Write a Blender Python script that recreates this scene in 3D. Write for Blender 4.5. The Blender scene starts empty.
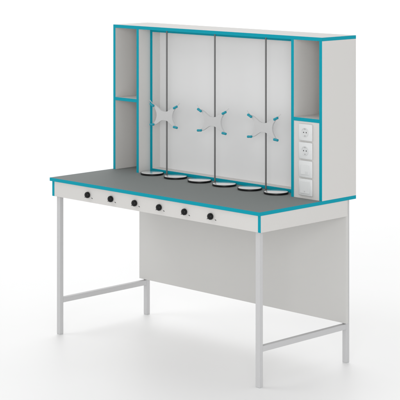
import bpy, bmesh, math
from mathutils import Vector, Matrix
PI = math.pi
S = bpy.context.scene
C = S.collection

# ------------------------------------------------------------------ camera
cd = bpy.data.cameras.new('camera'); cam = bpy.data.objects.new('camera', cd); C.objects.link(cam)
cam.location = (5.2254, -5.6226, 2.1537)
cam.rotation_euler = (PI/2, 0, 0.7845)
cd.sensor_fit = 'HORIZONTAL'; cd.sensor_width = 36.0
cd.lens = 1666.65/400*36.0
cd.shift_x = 0.0; cd.shift_y = -276.91/400
cd.clip_start = 0.1; cd.clip_end = 3000
S.camera = cam

# ------------------------------------------------------------------ studio light
WORLD_STRENGTH = 0.68; WORLD_LOW = 1.03
w = bpy.data.worlds.new('World'); S.world = w; w.use_nodes = True
nt = w.node_tree; bg = nt.nodes['Background']
# an even white studio surround, brightest low down all round (like a lit cove)
tc = nt.nodes.new('ShaderNodeTexCoord'); sx = nt.nodes.new('ShaderNodeSeparateXYZ')
nt.links.new(tc.outputs['Generated'], sx.inputs['Vector'])
mr = nt.nodes.new('ShaderNodeMapRange'); mr.interpolation_type = 'SMOOTHSTEP'
mr.inputs['From Min'].default_value = 0.05; mr.inputs['From Max'].default_value = 0.42
mr.inputs['To Min'].default_value = WORLD_LOW; mr.inputs['To Max'].default_value = WORLD_STRENGTH
nt.links.new(sx.outputs['Z'], mr.inputs['Value']); nt.links.new(mr.outputs['Result'], bg.inputs['Strength'])
bg.inputs['Color'].default_value = (1, 1, 1, 1)

def area(name, loc, target, size, power, col=(1, 1, 1)):
    l = bpy.data.lights.new(name, 'AREA'); l.shape = 'DISK'; l.size = size; l.energy = power; l.color = col
    o = bpy.data.objects.new(name, l); C.objects.link(o); o.location = loc
    d = Vector(target)-Vector(loc); o.rotation_euler = d.to_track_quat('-Z', 'Y').to_euler()
    return o
area('softbox_key', (-4.2, -3.2, 6.2), (-0.8, 0.4, 0.6), 3.6, 62)
area('softbox_front', (5.6, -6.3, 2.4), (-0.6, 0.4, 0.9), 4.0, 250)
bk = area('far_floor_fill', (-21.3, 20.9, 10.0), (-21.3, 20.9, 0.0), 14.0, 2450)  # added overhead fill, only to whiten the floor far behind the table
bk.data.shape = 'RECTANGLE'; bk.data.size = 14.0; bk.data.size_y = 46.0; bk.rotation_euler = (0, 0, 0.7845)

S.view_settings.view_transform = 'Standard'; S.view_settings.look = 'None'
S.view_settings.exposure = 0.0; S.view_settings.gamma = 1.0
S.render.engine = 'CYCLES'; S.render.resolution_x = 1024; S.render.resolution_y = 1024

# ------------------------------------------------------------------ materials
def mat(name, col, rough=0.45, metal=0.0, coat=0.0, grain=0.03, gscale=220, bump=0.0, spec=0.5, ior=None, stretch=None):
    m = bpy.data.materials.new(name); m.use_nodes = True
    nt = m.node_tree; N = nt.nodes; L = nt.links
    b = N['Principled BSDF']
    b.inputs['Roughness'].default_value = rough; b.inputs['Metallic'].default_value = metal
    b.inputs['Coat Weight'].default_value = coat; b.inputs['Coat Roughness'].default_value = 0.05
    b.inputs['Specular IOR Level'].default_value = spec
    if ior: b.inputs['IOR'].default_value = ior
    tc = N.new('ShaderNodeTexCoord'); mp = N.new('ShaderNodeMapping')
    if stretch: mp.inputs['Scale'].default_value = stretch
    L.new(tc.outputs['Object'], mp.inputs['Vector'])
    nz = N.new('ShaderNodeTexNoise'); nz.inputs['Scale'].default_value = gscale; nz.inputs['Detail'].default_value = 4
    L.new(mp.outputs['Vector'], nz.inputs['Vector'])
    mr = N.new('ShaderNodeMapRange'); mr.inputs['From Min'].default_value = 0.3; mr.inputs['From Max'].default_value = 0.7
    mr.inputs['To Min'].default_value = 1-grain; mr.inputs['To Max'].default_value = 1+grain
    L.new(nz.outputs['Fac'], mr.inputs['Value'])
    mx = N.new('ShaderNodeVectorMath'); mx.operation = 'SCALE'
    mx.inputs[0].default_value = col; L.new(mr.outputs['Result'], mx.inputs['Scale'])
    L.new(mx.outputs['Vector'], b.inputs['Base Color'])
    if bump:
        bp = N.new('ShaderNodeBump'); bp.inputs['Strength'].default_value = bump; bp.inputs['Distance'].default_value = 0.0004
        L.new(nz.outputs['Fac'], bp.inputs['Height']); L.new(bp.outputs['Normal'], b.inputs['Normal'])
    return m
M = {
    'floor': mat('studio floor white', (0.93, 0.93, 0.93), 0.5, grain=0.002, gscale=3, spec=0.5),
    'board': mat('light grey melamine board', (0.628, 0.617, 0.599), 0.55, grain=0.012, bump=0.15, spec=0.3),
    'backing': mat('pale grey backing board', (0.59, 0.585, 0.57), 0.55, grain=0.012, bump=0.15, spec=0.3),
    'edge': mat('turquoise edge banding', (0.0, 0.30, 0.39), 0.5, grain=0.02, spec=0.12),
    'grey': mat('grey laminate worktop', (0.230, 0.246, 0.241), 0.7, grain=0.05, gscale=500, bump=0.25, spec=0.12),
    'panel': mat('white diffuser panel', (0.715, 0.715, 0.715), 0.32, grain=0.006),
    'steel': mat('light grey powder coated steel', (0.535, 0.535, 0.54), 0.5, grain=0.02, gscale=700, bump=0.2),
    'rod': mat('brushed steel rod', (0.14, 0.14, 0.14), 0.4, metal=0.5, grain=0.03, stretch=(1, 1, 0.02)),
    'clamp': mat('pale grey cast clamp', (0.55, 0.55, 0.55), 0.45, grain=0.02),
    'grip': mat('turquoise rubber roller', (0.0, 0.285, 0.375), 0.5, grain=0.03),
    'black': mat('glossy black plastic', (0.003, 0.003, 0.0035), 0.42, grain=0.03, spec=0.25),
    'mark': mat('dark printed mark', (0.03, 0.03, 0.03), 0.5),
    'ceramic': mat('polished white plate', (0.74, 0.74, 0.74), 0.05, coat=1.0, grain=0.004),
    'socket': mat('white socket plastic', (0.69, 0.70, 0.70), 0.28, grain=0.005),
    'socketin': mat('socket recess plastic', (0.63, 0.64, 0.64), 0.35, grain=0.005),
    'hole': mat('dark pin hole', (0.05, 0.05, 0.05), 0.6),
    'metal': mat('bright contact metal', (0.55, 0.55, 0.54), 0.3, metal=1.0),
}

# ------------------------------------------------------------------ mesh helpers
def B(bm, x0, x1, y0, y1, z0, z1, bev=0.0006):
    r = bmesh.ops.create_cube(bm, size=1.0)
    vs = r['verts']
    bmesh.ops.scale(bm, vec=(x1-x0, y1-y0, z1-z0), verts=vs)
    bmesh.ops.translate(bm, vec=((x0+x1)/2, (y0+y1)/2, (z0+z1)/2), verts=vs)
    if bev:
        es = list({e for v in vs for e in v.link_edges})
        bmesh.ops.bevel(bm, geom=es, offset=bev, segments=2, affect='EDGES', profile=0.5)
def box(*a, **k):
    bm = bmesh.new(); B(bm, *a, **k); return bm
def lathe(prof, n=64, axis='Z', loc=(0, 0, 0), bm=None, flute=None):
    """prof: list of (radius, height)"""
    bm = bm or bmesh.new(); loc = Vector(loc); rings = []
    for i, (r, h) in enumerate(prof):
        ring = []
        for k in range(n):
            a = 2*PI*k/n
            rr = r*(flute(a, i) if flute else 1)
            p = (rr*math.cos(a), rr*math.sin(a), h)
            if axis == 'Y': p = (p[0], h, p[1])
            if axis == 'X': p = (h, p[0], p[1])
            ring.append(bm.verts.new(Vector(p)+loc))
        rings.append(ring)
    for a, b in zip(rings, rings[1:]):
        for k in range(n):
            bm.faces.new((a[k], a[(k+1) % n], b[(k+1) % n], b[k]))
    bm.faces.new(rings[0][::-1]); bm.faces.new(rings[-1])
    return bm
def obj(name, bm, m, parent=None, smooth=None, loc=None):
    bmesh.ops.recalc_face_normals(bm, faces=bm.faces)
    me = bpy.data.meshes.new(name); bm.to_mesh(me); bm.free(); me.materials.append(M[m])
    if smooth is not None:
        me.polygons.foreach_set('use_smooth', [True]*len(me.polygons))
        me.set_sharp_from_angle(angle=math.radians(smooth))
    o = bpy.data.objects.new(name, me); C.objects.link(o)
    if parent: o.parent = parent
    if loc: o.location = loc
    return o
def thing(name, label, cat, loc=(0, 0, 0), group=None):
    o = bpy.data.objects.new(name, None); C.objects.link(o); o.empty_display_size = 0.1
    o.location = loc; o['label'] = label; o['category'] = cat
    if group: o['group'] = group
    return o

# ------------------------------------------------------------------ sizes (metres)
H = 0.8212; T = 0.0172; W = 0.6941          # worktop height, board thickness, worktop depth
XL, XR = -1.4895, 0.0                         # shelving unit left and right
HF = 0.4386; HH = 0.7834; RF = 0.5224; RB = 0.5787
ZT = H+HH
EB = 0.0015                                   # edge band thickness

# ------------------------------------------------------------------ floor
bm = bmesh.new()
q = [bm.verts.new(p) for p in ((-700, -300, 0), (300, -300, 0), (300, 900, 0), (-700, 900, 0))]
bm.faces.new(q)
fl = obj('floor', bm, 'floor'); fl['kind'] = 'structure'

# ------------------------------------------------------------------ the work table
table = thing('laboratory_table', 'long laboratory table with grey top, turquoise edging, black knobs and slim steel legs', 'table')
top = obj('tabletop', box(-1.5+EB, -EB, EB, W, H-T, H-0.0012, bev=0), 'board', table)
obj('work_surface', box(-1.5+EB, -EB, EB, W, H-0.0012, H, bev=0.0002), 'grey', top)
obj('edge_band', box(-1.5, 0, 0, EB, H-T, H, 0.0004), 'edge', top)
obj('edge_band', box(-1.5, -1.5+EB, EB, W, H-T, H, 0.0004), 'edge', top)
obj('edge_band', box(-EB, 0, EB, W, H-T, H, 0.0004), 'edge', top)
ZA = H-T-0.0786; ax0, ax1, ay = -1.4905, -0.002, 0.0095; AT = 0.0172
obj('front_apron', box(ax0+AT, ax1-AT, ay+0.0006, ay+AT, ZA, H-T), 'board', table)
for x0 in (ax0, ax1-AT):
    sp = obj('side_apron', box(x0, x0+AT, ay+EB, 0.631, ZA, H-T), 'board', table)
    obj('edge_band', box(x0, x0+AT, ay, ay+EB, ZA, H-T, bev=0.0004), 'edge', sp)
obj('modesty_panel', box(ax0, -0.0118, 0.6325, 0.6495, 0.200, H-T), 'backing', table)
LS = 0.025
lxs = (-1.4741, -0.0259-LS); lys = (0.0268, 0.6745-LS)
for x in lxs:
    for y in lys:
        z1 = H-T
        lg = obj('leg', box(x, x+LS, y, y+LS, 0.003, z1, bev=0.0022), 'steel', table)
        obj('foot', box(x+0.0008, x+LS-0.0008, y+0.0008, y+LS-0.0008, 0, 0.003, bev=0.0004), 'socketin', lg)
    obj('stretcher', box(x, x+LS, lys[0]+LS, lys[1], 0.166, 0.193, bev=0.0022), 'steel', table)

# control knobs: fluted domed caps on a thin skirt, with two printed marks each
PX = [-1.197+0.1775*k for k in range(6)]
def knob_mesh():
    bm = bmesh.new()
    lathe([(0.0120, 0), (0.0130, -0.0006), (0.0130, -0.0016), (0.0118, -0.0020)], 48, 'Y', bm=bm)
    fl = lambda a, i: 1 + (0.02*math.cos(12*a) if 0 < i < 5 else 0)
    lathe([(0.0140, -0.0018), (0.0155, -0.0035), (0.0158, -0.0075), (0.0154, -0.0115), (0.0138, -0.0155), (0.0108, -0.0183), (0.0060, -0.0200), (0.0008, -0.0205)], 72, 'Y', bm=bm, flute=fl)
    return bm
def mark_bm(s):
    bm = box(-0.0046, 0.0046, -0.0006, 0, -0.0017, 0.0017, 0.0002)
    bmesh.ops.rotate(bm, cent=(0, 0, 0), matrix=Matrix.Rotation(s*math.radians(20), 3, 'Y'), verts=bm.verts)
    bmesh.ops.translate(bm, vec=(s*0.0265, 0.0006, -0.0150), verts=bm.verts)
    return bm
knob0 = None; marks = []
for i, x in enumerate(PX):
    kx = -1.2025+0.1765*i
    if i == 0:
        knob0 = obj('control_knob', knob_mesh(), 'black', table, smooth=40, loc=(kx, ay, 0.7635))
        for s in (-1, 1): marks.append(obj('scale_mark', mark_bm(s), 'mark', knob0))
    else:
        kn = knob0.copy(); C.objects.link(kn); kn.location = (kx, ay, 0.7635); kn.parent = table
        for m0 in marks:
            mk = m0.copy(); C.objects.link(mk); mk.parent = kn

# ------------------------------------------------------------------ the shelving unit on the table
unit = thing('shelf_unit', 'tall light grey shelf unit edged in turquoise, standing on the grey tabletop', 'shelf unit', (0, 0, 0))
def board(name, x0, x1, y0, y1, z0, z1, parent=unit, sides=False, m='board'):
    """a board with a turquoise band along its front edge (and its two ends)"""
    e = EB if sides else 0
    o = obj(name, box(x0+e, x1-e, y0+EB, y1, z0, z1), m, parent)
    obj('edge_band', box(x0, x1, y0, y0+EB, z0, z1, 0.0004), 'edge', o)
    if sides:
        obj('edge_band', box(x0, x0+EB, y0+EB, y1, z0, z1, 0.0004), 'edge', o)
        obj('edge_band', box(x1-EB, x1, y0+EB, y1, z0, z1, 0.0004), 'edge', o)
    return o
YB = W-0.004
board('top_board', XL, XR, HF, W, ZT-T, ZT, sides=True)
for x0 in (XL, -1.3045, -0.1980, XR-T):
    board('side_panel', x0, x0+T, HF, YB, H, ZT-T)
obj('back_panel', box(XL, XR, YB, W, H, ZT-T), 'board', unit)
ls = board('shelf', XL+T, -1.3045, HF, YB, 1.1955, 1.1955+T)
rs = board('shelf', -0.1980+T, XR-T, HF, YB, 1.1940, 1.1940+T)
# recessed frame between the two towers
fx0, fx1 = -1.3045+T, -0.1980
fr = board('light_frame', fx0, fx0+T, RF, YB, H, ZT-T)
board('light_frame', fx1-T, fx1, RF, YB, H, ZT-T)
board('light_frame', fx0+T, fx1-T, RF, YB, ZT-2*T, ZT-T)
board('light_frame', fx0+T, fx1-T, RF, YB, H, H+T)
obj('diffuser_panel', box(fx0+T, fx1-T, RB, RB+0.008, H+T, ZT-2*T), 'panel', unit)
# panel with the outlets
SY = HF+0.0022
obj('outlet_panel', box(-0.1980+T, XR-T, SY, SY+0.016, H, 1.1940), 'board', unit)
SX = -0.1010; sw, sh = 0.0425, 0.0405
def plate(zc):
    bm = bmesh.new()
    B(bm, SX-sw, SX+sw, SY-0.010, SY, zc-sh, zc+sh, 0.0030)
    return bm
for zc in (1.1425, 1.0540):
    p = obj('power_socket', plate(zc), 'socket', unit, smooth=50)
    bm = bmesh.new(); n = 40
    # dished round insert: rim ring standing proud, inner floor
    lathe([(0.0228, SY-0.0099), (0.0228, SY-0.0120), (0.0220, SY-0.0127), (0.0200, SY-0.0127), (0.0190, SY-0.0118), (0.0187, SY-0.0103)], 56, 'Y', (SX, 0, zc), bm=bm)
    obj('socket_insert', bm, 'socketin', p, smooth=40)
    for s in (-1, 1):
        obj('pin_hole', lathe([(0.0030, SY-0.0100), (0.0030, SY-0.0108)], 20, 'Y', (SX+s*0.0085, 0, zc)), 'hole', p)
        obj('earth_clip', box(SX-0.0035, SX+0.0035, SY-0.0120, SY-0.0101, zc+s*0.0160-0.0022, zc+s*0.0160+0.0022, 0.0003), 'metal', p)
p = obj('data_outlet', plate(0.9655), 'socket', unit, smooth=50)
obj('flap', box(SX-0.026, SX+0.026, SY-0.0125, SY-0.0100, 0.9655-0.026, 0.9655+0.020, bev=0.001), 'socket', p)
bm = bmesh.new()
obj('port', box(SX+0.002, SX+0.020, SY-0.0132, SY-0.0125, 0.9655-0.022, 0.9655-0.010, bev=0.0003), 'socketin', p)
p = obj('light_switch', plate(0.8775), 'socket', unit, smooth=50)
r = obj('rocker', box(SX-0.030, SX+0.030, SY-0.0135, SY-0.0100, 0.8775-0.029, 0.8775+0.029, bev=0.0012), 'socket', p)
obj('indicator_window', box(SX-0.004, SX+0.004, SY-0.0141, SY-0.0135, 0.8775-0.0225, 0.8775-0.0165, bev=0.0003), 'steel', r)

# ------------------------------------------------------------------ rods with butterfly clamps
RY = 0.475; CZ = 1.138
def clamp_mesh():
    half = []
    # right half outline, from top centre to bottom centre, x out, z up (a bow tie with hollow ends)
    topc = [(0.000, 0.0235), (0.010, 0.0235), (0.022, 0.0262), (0.036, 0.0335), (0.050, 0.0425), (0.064, 0.0500), (0.078, 0.0550)]
    tip = [(0.0855, 0.0560), (0.0880, 0.0520), (0.0850, 0.0480)]
    arc = []
    for k in range(1, 16):
        a = -1+2*k/16
        arc.append((0.060+0.024*a*a, -0.046*a))
    arc = [(x, z) for x, z in arc]
    right = topc+tip+arc+[(x, -z) for x, z in reversed(tip)]+[(x, -z) for x, z in reversed(topc)][:-1]+[(0.0, -0.0235)]
    left = [(-x, z) for x, z in reversed(right)][1:-1]
    out = right+left
    bm = bmesh.new()
    y0, y1 = -0.019, -0.011
    f = [bm.verts.new((x, y0, z)) for x, z in out]; b = [bm.verts.new((x, y1, z)) for x, z in out]
    n = len(out)
    bm.faces.new(f); bm.faces.new(b[::-1])
    for k in range(n): bm.faces.new((f[k], b[k], b[(k+1) % n], f[(k+1) % n]))
    bmesh.ops.recalc_face_normals(bm, faces=bm.faces)
    es = [e for e in bm.edges if abs(e.verts[0].co.y-e.verts[1].co.y) < 1e-6]
    bmesh.ops.bevel(bm, geom=es, offset=0.0012, segments=2, affect='EDGES')
    # sleeve that grips the rod
    B(bm, -0.012, 0.012, -0.0115, 0.011, -0.0225, 0.0225, 0.003)
    return bm
def roller_bm(sx, sz):
    bm = bmesh.new()
    L_ = 0.0150; R_ = 0.0062
    pr = [(R_*0.6, -L_), (R_, -L_+0.002), (R_, -0.0035), (R_*0.86, 0), (R_, 0.0035), (R_, L_-0.002), (R_*0.6, L_)]
    lathe(pr, 24, 'X', bm=bm)
    # upper rollers rise outwards, lower ones lie almost level
    ang = sx*(-math.radians(24) if sz > 0 else math.radians(5))
    bmesh.ops.rotate(bm, cent=(0, 0, 0), matrix=Matrix.Rotation(ang, 3, 'Y'), verts=bm.verts)
    bmesh.ops.translate(bm, vec=(sx*0.0887, -0.024, sz*0.0522), verts=bm.verts)
    return bm
rlabs = ['steel rod with pale butterfly clamp, nearest the left shelf compartment',
         'steel rod with pale butterfly clamp standing midway along the white back panel',
         'steel rod with pale butterfly clamp nearest the socket column on the right']
def rod_stand(x, label):
    st = thing('rod_stand', label, 'rod stand', (x, RY, H), 'steel rods with butterfly clamps')
    bm = lathe([(0.0043, 0.0), (0.0043, ZT-T-H)], 24)
    rd = obj('rod', bm, 'rod', st, smooth=40)
    bm = lathe([(0.009, 0.0), (0.009, 0.003), (0.0075, 0.0045), (0.0045, 0.005)], 32)
    obj('flange', bm, 'rod', rd, smooth=40)
    cl = obj('butterfly_clamp', clamp_mesh(), 'clamp', st, smooth=45, loc=(0, 0, CZ-H))
    for sx in (-1, 1):
        for sz in (1, -1):
            obj('grip', roller_bm(sx, sz), 'grip', cl, smooth=40)
        # slim finger lever reaching out and up past the upper grip
        bm = lathe([(0.0006, 0), (0.0016, 0.002), (0.0016, 0.036), (0.0006, 0.038)], 16, 'X')
        bmesh.ops.rotate(bm, cent=(0, 0, 0), matrix=Matrix.Rotation(-math.radians(40), 3, 'Y'), verts=bm.verts)
        bmesh.ops.translate(bm, vec=(0.0855, -0.0165, 0.052), verts=bm.verts)
        if sx < 0: bmesh.ops.scale(bm, vec=(-1, 1, 1), verts=bm.verts)
        obj('finger_lever', bm, 'clamp', cl, smooth=40)
    return st
mids = [(PX[0]+PX[1])/2, (PX[2]+PX[3])/2, (PX[4]+PX[5])/2]
st0 = rod_stand(mids[0], rlabs[0])
for x, lb in zip(mids[1:], rlabs[1:]):
    r = st0.copy(); C.objects.link(r); r.location = (x, RY, H); r['label'] = lb
    for ch in list(st0.children):
        c = ch.copy(); C.objects.link(c); c.parent = r
        for g in ch.children:
            d = g.copy(); C.objects.link(d); d.parent = c

# ------------------------------------------------------------------ six round plates
plabs = ['round white plate with black rim, leftmost, beside the left shelf compartment',
         'round white plate with black rim just right of the leftmost steel rod',
         'round white plate with black rim just left of the middle steel rod',
         'round white plate with black rim just right of the middle steel rod',
         'round white plate with black rim just left of the rightmost steel rod',
         'round white plate with black rim nearest the socket column, last on the right']
def disc(x, label):
    t = thing('stirrer_plate', label, 'stirrer plate', (x, 0.4525, H), 'round white plates along the tabletop')
    obj('base', lathe([(0.0585, 0), (0.0610, 0.0008), (0.0614, 0.0080), (0.0610, 0.0096), (0.0598, 0.0101), (0.0588, 0.0101)], 96), 'black', t, smooth=40)
    obj('plate', lathe([(0.0582, 0.0095), (0.0582, 0.0103), (0.0578, 0.0107), (0.0570, 0.0109)], 96), 'ceramic', t, smooth=40)
    return t
d0 = disc(PX[0], plabs[0])
for x, lb in zip(PX[1:], plabs[1:]):
    r = d0.copy(); C.objects.link(r); r.location = (x, 0.4525, H); r['label'] = lb
    for ch in d0.children:
        c = ch.copy(); C.objects.link(c); c.parent = r
